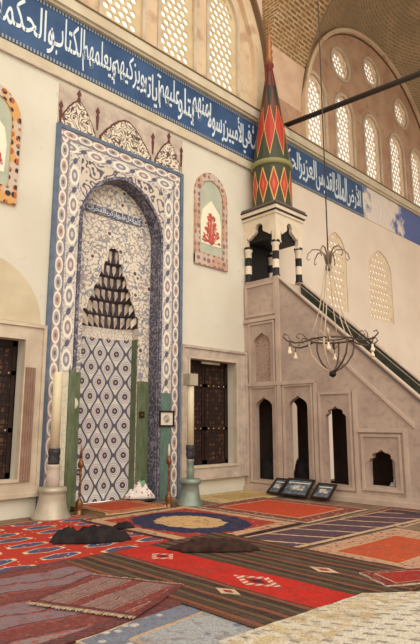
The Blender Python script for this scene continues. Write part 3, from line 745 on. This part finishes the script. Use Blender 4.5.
# ------------------------------------------------------------------ minbar (pulpit with stair)
XN, XF = 10.52, 11.66; mb_ = empty('minbar', (11.1, -2, 0), 'tall marble pulpit with arched sides, a stair and a red and green spire', 'pulpit')
SL = .906; END = 6.3
def top(s): return 5.2 if s < 1.1 else 5.2 - SL*(s-1.1)
outline = [(0, 0), (END, 0), (END, top(END)), (1.1, 5.2), (0, 5.2)]
def ogee(s0, s1, z0, apex, lob=False):
    c = (s0+s1)/2; hw = (s1-s0)/2; sp = apex-.34*hw/.27*.8
    pts = []
    for k in range(11):
        t = k/10
        if lob:
            base = [(1,0),(1.0,.18),(.86,.34),(.70,.40),(.74,.55),(.66,.70),(.48,.76),(.30,.78),(.2,.84),(.1,.93),(0,1)][k]
        else: base = [(1,0),(.99,.14),(.95,.28),(.86,.42),(.72,.55),(.56,.65),(.40,.73),(.26,.80),(.15,.87),(.06,.94),(0,1)][k]
        pts.append((c+hw*base[0], sp+(apex-sp)*base[1]))
    return [(s0, z0), (s1, z0)] + pts + [(2*c-x, z) for x, z in reversed(pts[:-1])]
arches = [(ogee(.34, .87, .28, 2.24)), (ogee(1.36, 1.89, .28, 2.24)), (ogee(2.35, 2.88, .32, 1.97, True)), (ogee(3.37, 3.94, .36, 1.08, True)), (ogee(4.5, 5.1, .36, .9, True))]
blind = ogee(.30, .84, 2.62, 3.84)
link('side_wall', flat([outline] + arches + [blind], .14, on_side(XN+.14)), 'minbar_marble', mb_)
link('side_wall', flat([outline] + arches, .14, on_side(XF)), 'minbar_marble', mb_)
tag(link('passage_shade', flat([[(.14, .1), (END-.1, .1), (END-.1, top(END)-.5), (2.2, 3.1), (1.1, 3.9), (.14, 3.9)]] + arches, .01, on_side(XF-.142)), 'shade_dark', mb_), 'inner face of the far wall, coloured dark as shade')  # thin dark sheet added to paint in the unlit passage
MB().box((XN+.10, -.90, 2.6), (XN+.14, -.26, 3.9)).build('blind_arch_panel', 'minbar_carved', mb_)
MB().box((XN+.14, -.13, 0), (XF-.14, 0.0, 5.0)).build('end_wall', 'shade_dark', mb_)  # dark colour stands in for shade inside the passage
st = MB()
for k in range(19):
    s0 = 1.1+k*.265; h = 4.2-(k)*.24
    if h < .1: break
    st.box((XN+.14, -s0-.265, max(h-.42, 0)), (XF-.14, -s0, h))
MB().box((XN+.14, -1.1, 4.7), (XF-.14, -.13, 5.1)).build('landing', 'minbar_marble_light', mb_); st.build('stair', 'minbar_marble_light', mb_)
pl = MB().box((XN-.10, -END, 0), (XF, 0, .10)).box((XN-.06, -END, .10), (XN, 0, .17)); pl.build('plinth', 'minbar_marble_light', mb_)
def fr(s0, z0, s1, z1, t=.05, d=.03, m='minbar_marble_light', name='moulding'):
    return link(name, flat([rect(s0, z0, s1, z1), rect(s0+t, z0+t, s1-t, z1-t)], d, on_side(XN)), m, mb_)
fr(.18, .2, 1.03, 2.5); fr(1.2, .2, 2.05, 2.5); fr(2.2, .22, 3.03, 2.28); fr(3.22, .26, 4.1, 1.38); fr(.16, 2.54, 1.0, 4.1); fr(.06, 4.26, 1.05, 5.1, .06)
for s0, s1, z0, z1, d in ((0, 2.1, 2.5, 2.585, .055), (0, 1.1, 4.12, 4.2, .05), (3.15, 4.15, 1.42, 1.5, .05)): MB().box((XN-d, -s1, z0), (XN, -s0, z1)).build('string_course', 'minbar_marble_light', mb_)
for s in (.08, 1.11): MB().box((XN-.045, -s-.06, .17), (XN, -s+.06, 5.2 if s > .5 else 2.5)).build('pilaster', 'minbar_marble_light', mb_)
for s, z in ((2.12, 2.5), (3.12, 2.3), (4.2, 1.5)): MB().box((XN-.035, -s-.045, .17), (XN, -s+.045, z)).build('pilaster', 'minbar_marble_light', mb_)
def slope_bar(xa, xb, s0, s1, z0, z1, name, m):
    pr = [(s0, z0(s0)), (s1, z0(s1)), (s1, z1(s1)), (s0, z1(s0))]
    return link(name, flat([pr], abs(xb-xa), on_side(max(xa, xb))), m, mb_)
slope_bar(XN-.04, XN, 2.2, 4.4, lambda s: 3.42-SL*(s-2.29), lambda s: 3.50-SL*(s-2.29), 'raking_moulding', 'minbar_marble_light')
slope_bar(XN-.03, XN+.12, 1.12, END, lambda s: top(s)-.015, lambda s: top(s)+.02, 'handrail', 'minbar_marble_light')
slope_bar(XN-.03, XN, 1.2, END, lambda s: top(s)-.09, lambda s: top(s)-.05, 'rail_moulding', 'kiosk_grey')
slope_bar(XF-.16, XF+.02, 1.12, END, lambda s: top(s)-.0, lambda s: top(s)+.03, 'handrail', 'minbar_marble_light')
slope_bar(XF-.17, XF-.14, 1.12, END, lambda s: top(s)-.75, lambda s: top(s)-.01, 'balustrade_panel', 'green_dark')
slope_bar(XF-.175, XF-.17, 1.12, END, lambda s: top(s)-.09, lambda s: top(s)-.07, 'balustrade_line', 'minbar_marble_light')
# kiosk
KB, KT = 5.2, 6.62
for x in (XN+.09, XF-.09):
    for y in (-.1, -1.01):
        c = MB(); c.lathe((x, y, 0), [(.1, KB), (.1, KB+.06), (.085, KB+.08), (.085, 6.02), (.11, 6.06), (.115, 6.16)], 14); c.build('column', 'striped_stone', mb_)
def karch(s0, s1):      # batwing opening with a round head
    c = (s0+s1)/2; hw = (s1-s0)/2
    r = [(1, 5.25), (1, 6.12), (1.10, 6.18), (1.12, 6.44), (.98, 6.34), (.84, 6.36), (.62, 6.42), (.40, 6.46), (.30, 6.52), (.33, 6.60), (.22, 6.68), (0, 6.71)]
    return [(c+hw*a, z) for a, z in r] + [(c-hw*a, z) for a, z in reversed(r[:-1])]
def kpanel(w): return [(0, 6.1), (0, 6.86), (w, 6.86), (w, 6.1), (w-.17, 6.1)] + list(reversed([p for p in karch(.17, w-.17) if p[1] > 6.1 and p[0] >= w/2]))[0:0]
def spandrel(w):
    k = [p for p in karch(.17, w-.17) if p[1] > 6.1]
    return [(0, 6.12), (0, 6.86), (w, 6.86), (w, 6.12)] + k
link('kiosk_arch', flat([spandrel(1.1)], .1, on_side(XN+.1)), 'kiosk_cream', mb_)
link('kiosk_arch', flat([spandrel(1.1)], .1, on_side(XF)), 'kiosk_cream', mb_)
link('kiosk_arch', flat([[(XN+.101+a*(XF-XN-.202)/(XF-XN), b) for a, b in spandrel(XF-XN)]], .1, on_front(-.999)), 'kiosk_cream', mb_)
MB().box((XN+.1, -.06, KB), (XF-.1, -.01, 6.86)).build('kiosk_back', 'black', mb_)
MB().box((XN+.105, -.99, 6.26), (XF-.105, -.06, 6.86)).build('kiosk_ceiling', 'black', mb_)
for e, z0, z1, m in ((.03, 6.86, 6.93, 'kiosk_cream'), (.05, 6.93, 6.965, 'kiosk_dark'), (.08, 6.965, 7.06, 'kiosk_cream'), (.10, 7.06, 7.10, 'kiosk_dark'), (.07, 7.10, 7.17, 'kiosk_grey')):
    MB().box((XN-e, -1.1-e, z0), (XF+e, -.0, z1)).build('cornice', m, mb_)
CX, CY = 11.09, -.56
sd = MB(); sd.lathe((CX, CY, 0), [(.53, 7.17), (.53, 7.25), (.53, 8.3), (.545, 8.36)], 16, rep=11, rot=pi/16, smooth=False, vs=[-.05, 0, 1, 1.05]); sp_ = sd.build('spire', 'spire_drum', mb_)
MB().lathe((CX, CY, 0), [(.53, 8.34), (.565, 8.36), (.575, 8.42), (.56, 8.48), (.50, 8.50)], 16, rot=pi/16).build('spire_ring', 'spire_ring', sp_)
prof = [(.51, 8.48), (.475, 8.8), (.43, 9.2), (.37, 9.6), (.31, 10.0), (.25, 10.4), (.19, 10.8), (.14, 11.1), (.11, 11.3)]
MB().lathe((CX, CY, 0), prof, 16, rep=8, rot=pi/16, smooth=False, vs=[z-8.48 for r, z in prof]).build('spire_cone', 'spire_cone', sp_)
MB().lathe((CX, CY, 0), [(.11, 11.3), (.085, 11.45), (.12, 11.5), (.12, 11.56), (.08, 11.6)], 12).build('finial_collar', 'finial_red', sp_)
MB().lathe((CX, CY, 0), [(.08, 11.6), (.10, 11.75), (.07, 11.9), (.10, 11.97), (.065, 12.05), (.085, 12.2), (.05, 12.35), (.06, 12.42), (.025, 12.5), (.015, 12.95), (.001, 13.0)], 12).build('finial', 'finial_gold', sp_)
# the pulpit copies stand still; things kept in its passage are separate
def heap(name, c, rx, ry, h, m, seed, label, cat, rot=0, ridge=.35, n=28):
    b = MB(); cr, sr = cos(rot), sin(rot); idx = []
    for j in range(n//2+1):
        for i in range(n):
            a = 2*pi*i/n; t = j/(n/2)
            q = noise.noise((cos(a)*1.7+seed, sin(a)*1.7, t*1.5)); rr = (1-t*.92)*(1+.34*q)
            x, y = rx*rr*cos(a), ry*rr*sin(a)
            f = noise.noise((x*3.2/rx+seed*2.3, y*3.2/ry, seed)) + .6*noise.noise((x*7/rx, y*7/ry+seed, seed)); g = 1-abs(noise.noise((x*2.1/rx-seed, y*2.1/ry+seed, 3.1)))*2
            z = h*(max(1-(1-t)**4.5, 0))*(.74+ridge*.6*f+.3*g*ridge) if j else 0
            b.v.append(Vector((c[0]+x*cr-y*sr, c[1]+x*sr+y*cr, c[2]+max(z, 0))))
    for j in range(n//2):
        for i in range(n):
            i2 = (i+1) % n; b.f.append((j*n+i, j*n+i2, (j+1)*n+i2, (j+1)*n+i)); b.sm.add(len(b.f)-1)
    b.f.append(tuple(range((n//2)*n, (n//2+1)*n))); b.f.append(tuple(reversed(range(n))))
    return tag(b.build(name, m), label, cat)
PZ = .10
heap('cloth_bundle', (10.9, -.52, PZ), .26, .3, .74, 'cloth_black', 1.2, 'tall black bundle of cloth inside the first pulpit arch next to the wall', 'bundle', n=24)
heap('cloth_bundle', (11.05, -1.3, PZ), .2, .22, .78, 'cloth_black', 5.2, 'black bundle of cloth inside the second pulpit arch from the wall', 'bundle', n=24)
heap('cloth_bundle', (10.85, -3.78, PZ), .16, .16, .42, 'cloth_pale', 3.2, 'pale crumpled cloth inside the lowest pulpit arch near the right edge', 'bundle', n=24)

# ------------------------------------------------------------------ iron/timber tie bar of the great arch
t = MB().tube([(12.42, .02, 10.45), (12.42, -10.0, 9.72)], .075, 8); tag(t.build('tie_beam', 'tie_wood'), 'dark timber tie beam crossing in front of the pale upper windows at right', 'beam')

# ------------------------------------------------------------------ chandelier
ch = empty('chandelier', (7.76, -4.37, 2.36), 'wrought iron chandelier with scroll arms hanging before the pulpit stair', 'chandelier')
HX, HY = 7.76, -4.37
def P(r, a, z): return (HX+r*cos(a), HY+r*sin(a), z)
MB().tube([P(0, 0, 4.35), P(0, 0, 15.5)], .012, 5).build('hanging_chain', 'iron', ch)
MB().tube([P(.36, 2*pi*k/32, 2.95) for k in range(33)], .016, 6).build('ring', 'iron', ch)
MB().tube([P(.22, 2*pi*k/24, 2.98) for k in range(25)], .010, 6).build('inner_ring', 'iron', ch)
for k in range(6):
    a = 2*pi*k/6+.25
    MB().tube([P(.36, a, 2.95), P(.37, a, 2.84), P(.33, a, 2.70), P(.24, a, 2.57), P(.12, a, 2.47), P(.02, a, 2.42)], .015, 6).build('basket_strap', 'iron_pale' if k in (2, 3) else 'iron', ch)
    MB().tube([P(.05, a, 4.2), P(.10, a, 3.9), P(.17, a, 3.5), P(.26, a, 3.2), P(.36, a, 2.96)], .009, 5).build('suspension_rod', 'iron_pale', ch)
    aa = a+.26
    ar = MB().tube([P(.36, aa, 2.95), P(.5, aa, 2.90), P(.64, aa, 2.88), P(.78, aa, 2.91), P(.85, aa, 2.97), P(.82, aa, 3.02), P(.77, aa, 3.0)], [.017, .016, .015, .013, .011, .009, .008], 6)
    ar.tube([P(.42, aa, 2.93), P(.5, aa, 3.02), P(.58, aa, 3.04), P(.62, aa, 2.98), P(.57, aa, 2.95)], .008, 5)
    ar.tube([P(.68, aa-.02, 2.89), P(.72, aa-.12, 2.97), P(.70, aa-.18, 3.02)], .007, 5)
    arm = ar.build('arm', 'iron_pale' if k == 3 else 'iron', ch)
    MB().tube([P(.74, aa, 2.9), P(.74, aa, 2.80)], .007, 5).build('bulb_wire', 'iron', arm)
    MB().lathe(P(.74, aa, 0), [(.014, 2.81), (.016, 2.78), (.02, 2.76), (.034, 2.73), (.036, 2.71), (.024, 2.69), (.001, 2.685)], 12).build('bulb', 'bulb_glass', arm)
    MB().tube([P(.03, a, 4.22), P(.07, a, 4.42), P(.15, a, 4.5), P(.26, a, 4.5), P(.34, a, 4.42), P(.36, a, 4.34), P(.33, a, 4.31), P(.30, a, 4.34)], [.012, .013, .012, .011, .01, .009, .008, .006], 6).build('crown_leaf', 'iron_worn', ch)
MB().lathe((HX, HY, 0), [(.001, 2.33), (.05, 2.36), (.06, 2.39), (.045, 2.43), (.02, 2.45), (.001, 2.46)], 14).build('bottom_knob', 'black', ch)
MB().lathe((HX, HY, 0), [(.001, 4.12), (.05, 4.15), (.06, 4.2), (.03, 4.25), (.025, 4.4), (.04, 4.45), (.001, 4.5)], 12).build('crown_hub', 'iron_worn', ch)

# ------------------------------------------------------------------ candle stands by the niche
def big_candle(x, y, m, foot, rim, stem, waxr, ztop, cap, label, thin):
    r = empty('floor_candlestick', (x, y, 0), label, 'candlestick', None)
    MB().lathe((x, y, 0), [(foot, 0), (foot, .035), (foot*.93, .06), (foot*.8, .14), (foot*.72, .26), (foot*.66, .40), (rim*.93, .43), (rim, .45), (rim, .50), (rim*.9, .52), (stem, .525)], 32).build('bell_base', m, r)
    MB().lathe((x, y, 0), [(stem, .52), (stem*.95, .6), (stem*1.12, .66), (stem*.95, .7), (stem*.95, .84), (stem*1.1, .88), (stem*.9, .9)], 20).build('stem', thin, r)
    MB().lathe((x, y, 0), [(stem*.9, .9), (waxr*1.1, .93), (waxr*1.25, 1.0), (waxr*1.1, 1.03), (waxr*1.25, 1.09), (waxr*1.2, 1.17), (waxr*.9, 1.17)], 20).build('drip_cup', 'cup_dark', r)
    c = MB().lathe((x, y, 0), [(waxr, 1.15), (waxr*.97, ztop-.02), (waxr*.8, ztop), (.001, ztop)], 20).build('candle', 'candle_wax', r)
    if cap:
        MB().box((x-.12, y-.1, ztop+.003), (x+.11, y+.1, ztop+.24)).build('lantern_box', 'pewter_warm', r)
    return r
big_candle(5.05, -.40, 'pewter_warm', .335, .245, .115, .085, 2.5, False, 'squat candlestick with flared pale base left of the tiled niche', 'marble_frame')
big_candle(7.73, -1.0, 'pewter_green', .26, .225, .075, .072, 2.36, True, 'greenish bell based candlestick with tall white candle before the dark window', 'pewter_green')
def brass(x, y, wax, label):
    r = empty('brass_candlestick', (x, y, 0), label, 'candlestick')
    z0 = 0.0
    pr = [(.085, 0), (.085, .02), (.06, .05), (.05, .10), (.065, .14), (.07, .2), (.05, .25), (.022, .28), (.02, .33), (.032, .36), (.02, .39), (.018, .5), (.03, .53), (.018, .56), (.018, .66), (.032, .69), (.02, .72), (.022, .8), (.05, .83), (.055, .88), (.04, .93), (.022, .95), (.03, .98), (.001, .985)]
    MB().lathe((x, y, 0), pr, 16).build('turned_shaft', 'brass', r)
    MB().lathe((x, y, 0), [(.026, .98), (.022, 1.1), (.012, 1.18), (.001, 1.22)], 10).build('candle' if wax else 'candle_stub', 'candle_wax' if wax else 'brass', r)
brass(5.58, -.42, False, 'slim brass candlestick beside the squat flared candlestick, left of the niche')
brass(7.24, -.92, True, 'slim brass candlestick with short white candle, right of the niche')

# small things on and near the wall
f = empty('framed_picture', (7.90, -.05, 1.53), 'small square framed print hung on the blue-green panel right of the niche', 'picture')
link('frame', flat([rect(7.68, 1.53, 8.10, 1.87), rect(7.715, 1.565, 8.065, 1.835)], .035, on_wall(-.05)), 'wood_dark', f)
MB().box((7.715, -.065, 1.565), (8.065, -.05, 1.835)).build('mount', 'paper', f)
link('print', flat([circ(7.89, 1.70, .085, 16)], .006, on_wall(-.065)), 'print_grey', f)
sw = empty('switch_plate', (7.46, .27, 1.7), 'small dark plate fixed to the olive panel inside the niche', 'plate')
MB().box((7.40, .245, 1.72), (7.53, .27, 1.85)).build('plate', 'wood_dark', sw); MB().box((7.445, .238, 1.765), (7.485, .245, 1.805)).build('knob', 'brass', sw)
dk = empty('wall_disc', (5.72, .27, 1.86), 'round ivory disc on the olive panel at the left of the niche', 'disc')
d_ = MB(); d_.ball((5.74, .22, 1.98), .125, 16, 8, (1, .35, 1)); d_.build('disc_face', 'paint_ivory', dk)
tb = MB().tube([(9.12, .12, 3.03), (9.72, .12, 3.03)], .03, 8); tag(tb.build('white_tube', 'white_bar'), 'short white tube under the head of the dark window right of the niche', 'tube')
hc = MB()
for k in range(9):
    x0 = 4.70+.014*k; z = .62; y = -.115-.012*(k % 2)
    hc.box((4.56+.022*k, y-.01, z), (4.582+.022*k, -.095, 2.58))
tag(hc.build('hanging_cloth', 'cloth_ropy'), 'narrow reddish cloth strip hanging on the left window surround', 'cloth')
# folded cloth at the foot of the niche
cl = empty('folded_cloth', (7.28, -.02, .1), 'white and red patterned cloth with green bundle at the foot of the niche', 'cloth')
hp = heap('t', (7.25, -.02, .1), .30, .15, .2, 'cloth_check', 2.4, 'x', 'x', rot=-.6, ridge=1.1)
hp.name = 'patterned_cloth'
for kx in ('label', 'category'): del hp[kx]
w0 = hp.location.copy(); hp.parent = cl; hp.location = w0 - cl.location
hq = heap('t', (7.34, .08, .2), .13, .1, .26, 'cloth_green', 7.4, 'x', 'x'); hq.name = 'green_bundle'
for kx in ('label', 'category'): del hq[kx]
w0 = hq.location.copy(); hq.parent = cl; hq.location = w0 - cl.location

# framed pictures leaning on the pulpit's foot
def leaning(y, x0, wd, ht, lean, turn, pm, label):
    r = empty('framed_text', (x0, y, .02), label, 'framed picture', 'frames leaning on the pulpit')
    r['group'] = 'frames leaning on the pulpit'
    r.rotation_euler = (0, 0, 0)
    ax = Vector((sin(turn), -cos(turn), 0)); nrm = Vector((-cos(turn), -sin(turn), 0)); up = Vector((0,0,1))*cos(lean) - nrm*sin(lean); nn = nrm*cos(lean)+Vector((0,0,1))*sin(lean)
    o = Vector((x0, y, .055))
    def bar(a0, a1, b0, b1, d0, d1, name, m):
        c = o+ax*(a0+a1)/2+up*(b0+b1)/2+nn*(d0+d1)/2
        MB().obox(c, ax*(a1-a0)/2, up*(b1-b0)/2, nn*(d1-d0)/2).build(name, m, r)
    h = wd/2; t = .045
    for q in ((-h, h, 0, t), (-h, h, ht-t, ht), (-h, -h+t, t, ht-t), (h-t, h, t, ht-t)): bar(*q, -.012, .02, 'frame', 'wood_dark')
    bar(-h+t, h-t, t, ht-t, -.008, .004, 'glazed_text', pm)
    bar(-h*.5, h*.5, ht*.35, ht*.62, .004, .008, 'pale_panel', 'print_grey')
    bar(-h+t+.02, h-t-.02, ht*.74, ht*.78, .004, .008, 'text_line', 'paper')
leaning(-1.22, 10.03, .36, .48, .9, -.05, 'print_blue', 'dark framed panel leaning on the pulpit foot, the one nearest the wall')
leaning(-1.80, 10.0, .70, .50, .86, .03, 'print_blue', 'large wooden framed text leaning in the middle of three at the pulpit foot')
leaning(-2.46, 10.04, .46, .44, .9, .02, 'print_blue', 'small dark framed text leaning rightmost of three at the pulpit foot')

# ------------------------------------------------------------------ rugs
def rug(name, m, c, sx, sy, rot, lev, label, fringe=0, wav=.004, cat='rug', fr_m='fringe_pale', quad=None):
    n = 26; z0 = lev*.014; th = .012; b = MB(); cr, sr = cos(rot), sin(rot)
    def pt(u, v, z):
        e = .012*noise.noise((u*7+c[0]*3, v*7, lev)); x, y = (u-.5)*sx+e, (v-.5)*sy+.02*noise.noise((v*3, u*3+c[1], 2.0))
        if quad:
            (ax, ay), (bx, by), (cx, cy), (dx, dy) = quad
            return Vector(((ax*(1-u)+bx*u)*(1-v)+(dx*(1-u)+cx*u)*v + e, (ay*(1-u)+by*u)*(1-v)+(dy*(1-u)+cy*u)*v + e, z))
        return Vector((c[0]+x*cr-y*sr, c[1]+x*sr+y*cr, z))
    T = [[pt(i/n, j/n, z0+th+wav*(.5+noise.noise((i*.35+c[0], j*.35, c[1])))) for j in range(n+1)] for i in range(n+1)]
    for i in range(n):
        for j in range(n):
            b.quad([T[i][j], T[i+1][j], T[i+1][j+1], T[i][j+1]], [(i/n,j/n),((i+1)/n,j/n),((i+1)/n,(j+1)/n),(i/n,(j+1)/n)], True)
    ed = [T[i][0] for i in range(n+1)] + [T[n][j] for j in range(1, n+1)] + [T[i][n] for i in range(n-1, -1, -1)] + [T[0][j] for j in range(n-1, 0, -1)]
    for p, q in zip(ed, ed[1:]+ed[:1]): b.quad([p, q, Vector((q.x, q.y, z0)), Vector((p.x, p.y, z0))], [(0.005, .5)]*4)
    b.quad([Vector((p.x, p.y, z0)) for p in reversed(ed)], [(.005, .5)]*len(ed))
    if not fringe: return tag(b.build(name, m), label, cat)
    r = empty(name, (c[0], c[1], z0), label, cat); b.build('pile', m, r)
    for sgn in (0, 1):
        fb = MB(); k = 0
        while k < 90:
            u = (k+.5)/90; a = pt(u, sgn, z0+.008) if fringe == 'y' else pt(sgn, u, z0+.008)
            d = (Vector((-sr, cr, 0)) if fringe == 'y' else Vector((cr, sr, 0)))*(1 if sgn else -1)
            e = a + d*random.uniform(.03, .06) + Vector((random.uniform(-.01, .01), random.uniform(-.01, .01), -.004)); fb.tube([a, e], .005, 4); k += 1
        o = fb.build('fringe', fr_m, r); o['kind'] = 'stuff'
    return r
rug('carpet', 'rug_medallion_red', (4.1, -1.95), 2.9, 2.95, .0, 0, 'big red carpet with rows of blue medallions, at the left below the flared candlestick')
rug('carpet', 'rug_oval_blue', (6.42, -2.42), 2.35, 2.75, .02, 1, 'carpet with dark blue oval around a cream centre, below the tall white candle')
rug('carpet', 'rug_cream_edge', (9.45, -.72), 1.95, 1.25, -.03, 0, 'yellowish cream rug by the wall under the dark window', fringe='x')
rug('carpet', 'rug_orange', (8.65, -2.55), 2.0, 2.5, .03, 1, 'orange red carpet before the leaning frames at the pulpit foot')
rug('carpet', 'rug_dusk', (9.45, -4.45), 1.9, 1.1, .05, 0, 'dusky dark rug beside the pulpit at the right edge')
rug('carpet', 'rug_purple_bars', (7.6, -4.42), 4.1, .92, -.06, 1, 'long purple runner crossed by cream bars')
rug('carpet', 'rug_orange_speckled', (7.05, -5.68), 2.5, 1.45, -.04, 0, 'orange carpet with wide speckled border, right of the striped kilim')
rug('carpet', 'rug_kilim', (4.80, -5.05), 2.5, 3.3, .0, 2, 'dark striped kilim with bright red central band and pale motifs', wav=.008)
rug('carpet', 'rug_faded', (2.85, -4.38), 1.9, 2.15, .05, 1, 'faded grey and red rug in the lower left corner')
rug('carpet', 'rug_faded_red', (3.22, -4.8), .95, 1.05, .42, 3, 'small worn red rug with pale fringe overlapping the striped kilim corner', fringe='x')
rug('carpet', 'rug_bluegrey', (3.2, -6.15), 1.4, 1.45, .1, 0, 'blue grey rug showing at the bottom edge below the kilim')
rug('carpet', 'rug_cream_dashes', (4.05, -7.02), 2.0, 1.4, -.06, 3, 'off white rug with grey dashes at the bottom right', wav=.006, quad=((3.3, -7.7), (6.2, -7.6), (4.86, -6.46), (3.1, -6.32)))
rug('carpet', 'rug_deepred', (5.75, -6.5), .9, .5, -.5, 3, 'deep red rug at the right edge between kilim and off white rug')
# low dais with its own carpet before the niche
da = empty('prayer_dais', (6.64, -.3, 0), 'low wooden dais with worn red carpet before the niche', 'dais')
MB().box((5.80, -.95, 0), (7.12, .25, .06)).build('platform', 'dais_wood', da)
MB().box((5.78, -.97, 0), (7.14, -.95, .03)).build('front_board', 'dais_wood', da)
cvr = MB(); n = 20
for i in range(n):
    for j in range(n):
        def q(a, b):
            x, t = 5.78+1.36*a/n, b/n; d = 1.26*t; y = .25-d if d < 1.2 else -.95-.035*(d-1.2)/.06
            return (x, y, .072+.012*noise.noise((x*3, y*3, 0)) - (.04*(d-1.2)/.06 if d > 1.2 else 0))
        cvr.quad([q(i,j), q(i+1,j), q(i+1,j+1), q(i,j+1)], [(a/n, 1-b/n) for a, b in ((i,j),(i+1,j),(i+1,j+1),(i,j+1))], True)
cvr.build('carpet_cover', 'rug_platform', da)
# dark clothes lying on the carpets
heap('crumpled_coat', (4.42, -2.55, .012), .50, .17, .19, 'cloth_black', 3.7, 'crumpled black coat lying on the red medallion carpet', 'coat', rot=-.62, ridge=.7, n=40)
heap('crumpled_cloth', (5.16, -4.22, .05), .56, .15, .13, 'cloth_brown', 9.1, 'dark brown cloth lying across the head of the striped kilim', 'cloth', rot=-.83, ridge=.6, n=40)
heap('crumpled_cloth', (5.3, -2.15, .031), .16, .07, .09, 'cloth_black', 6.6, 'small dark cloth beside the black coat at the blue oval carpet', 'cloth', rot=-.5, ridge=.6, n=24)
# repeats of one kind carry one group phrase
GROUPS = {'carpet': 'carpets spread over the floor', 'floor_candlestick': 'tall candle stands beside the niche', 'brass_candlestick': 'slim brass candlesticks beside the niche',
          'cloth_bundle': 'bundles kept in the pulpit passage', 'painted_arch_panel': 'painted arched panels on the wall'}
for o in list(COL.objects):
    k = o.name.split('.')[0]
    if o.parent is None and k in GROUPS: o['group'] = GROUPS[k]
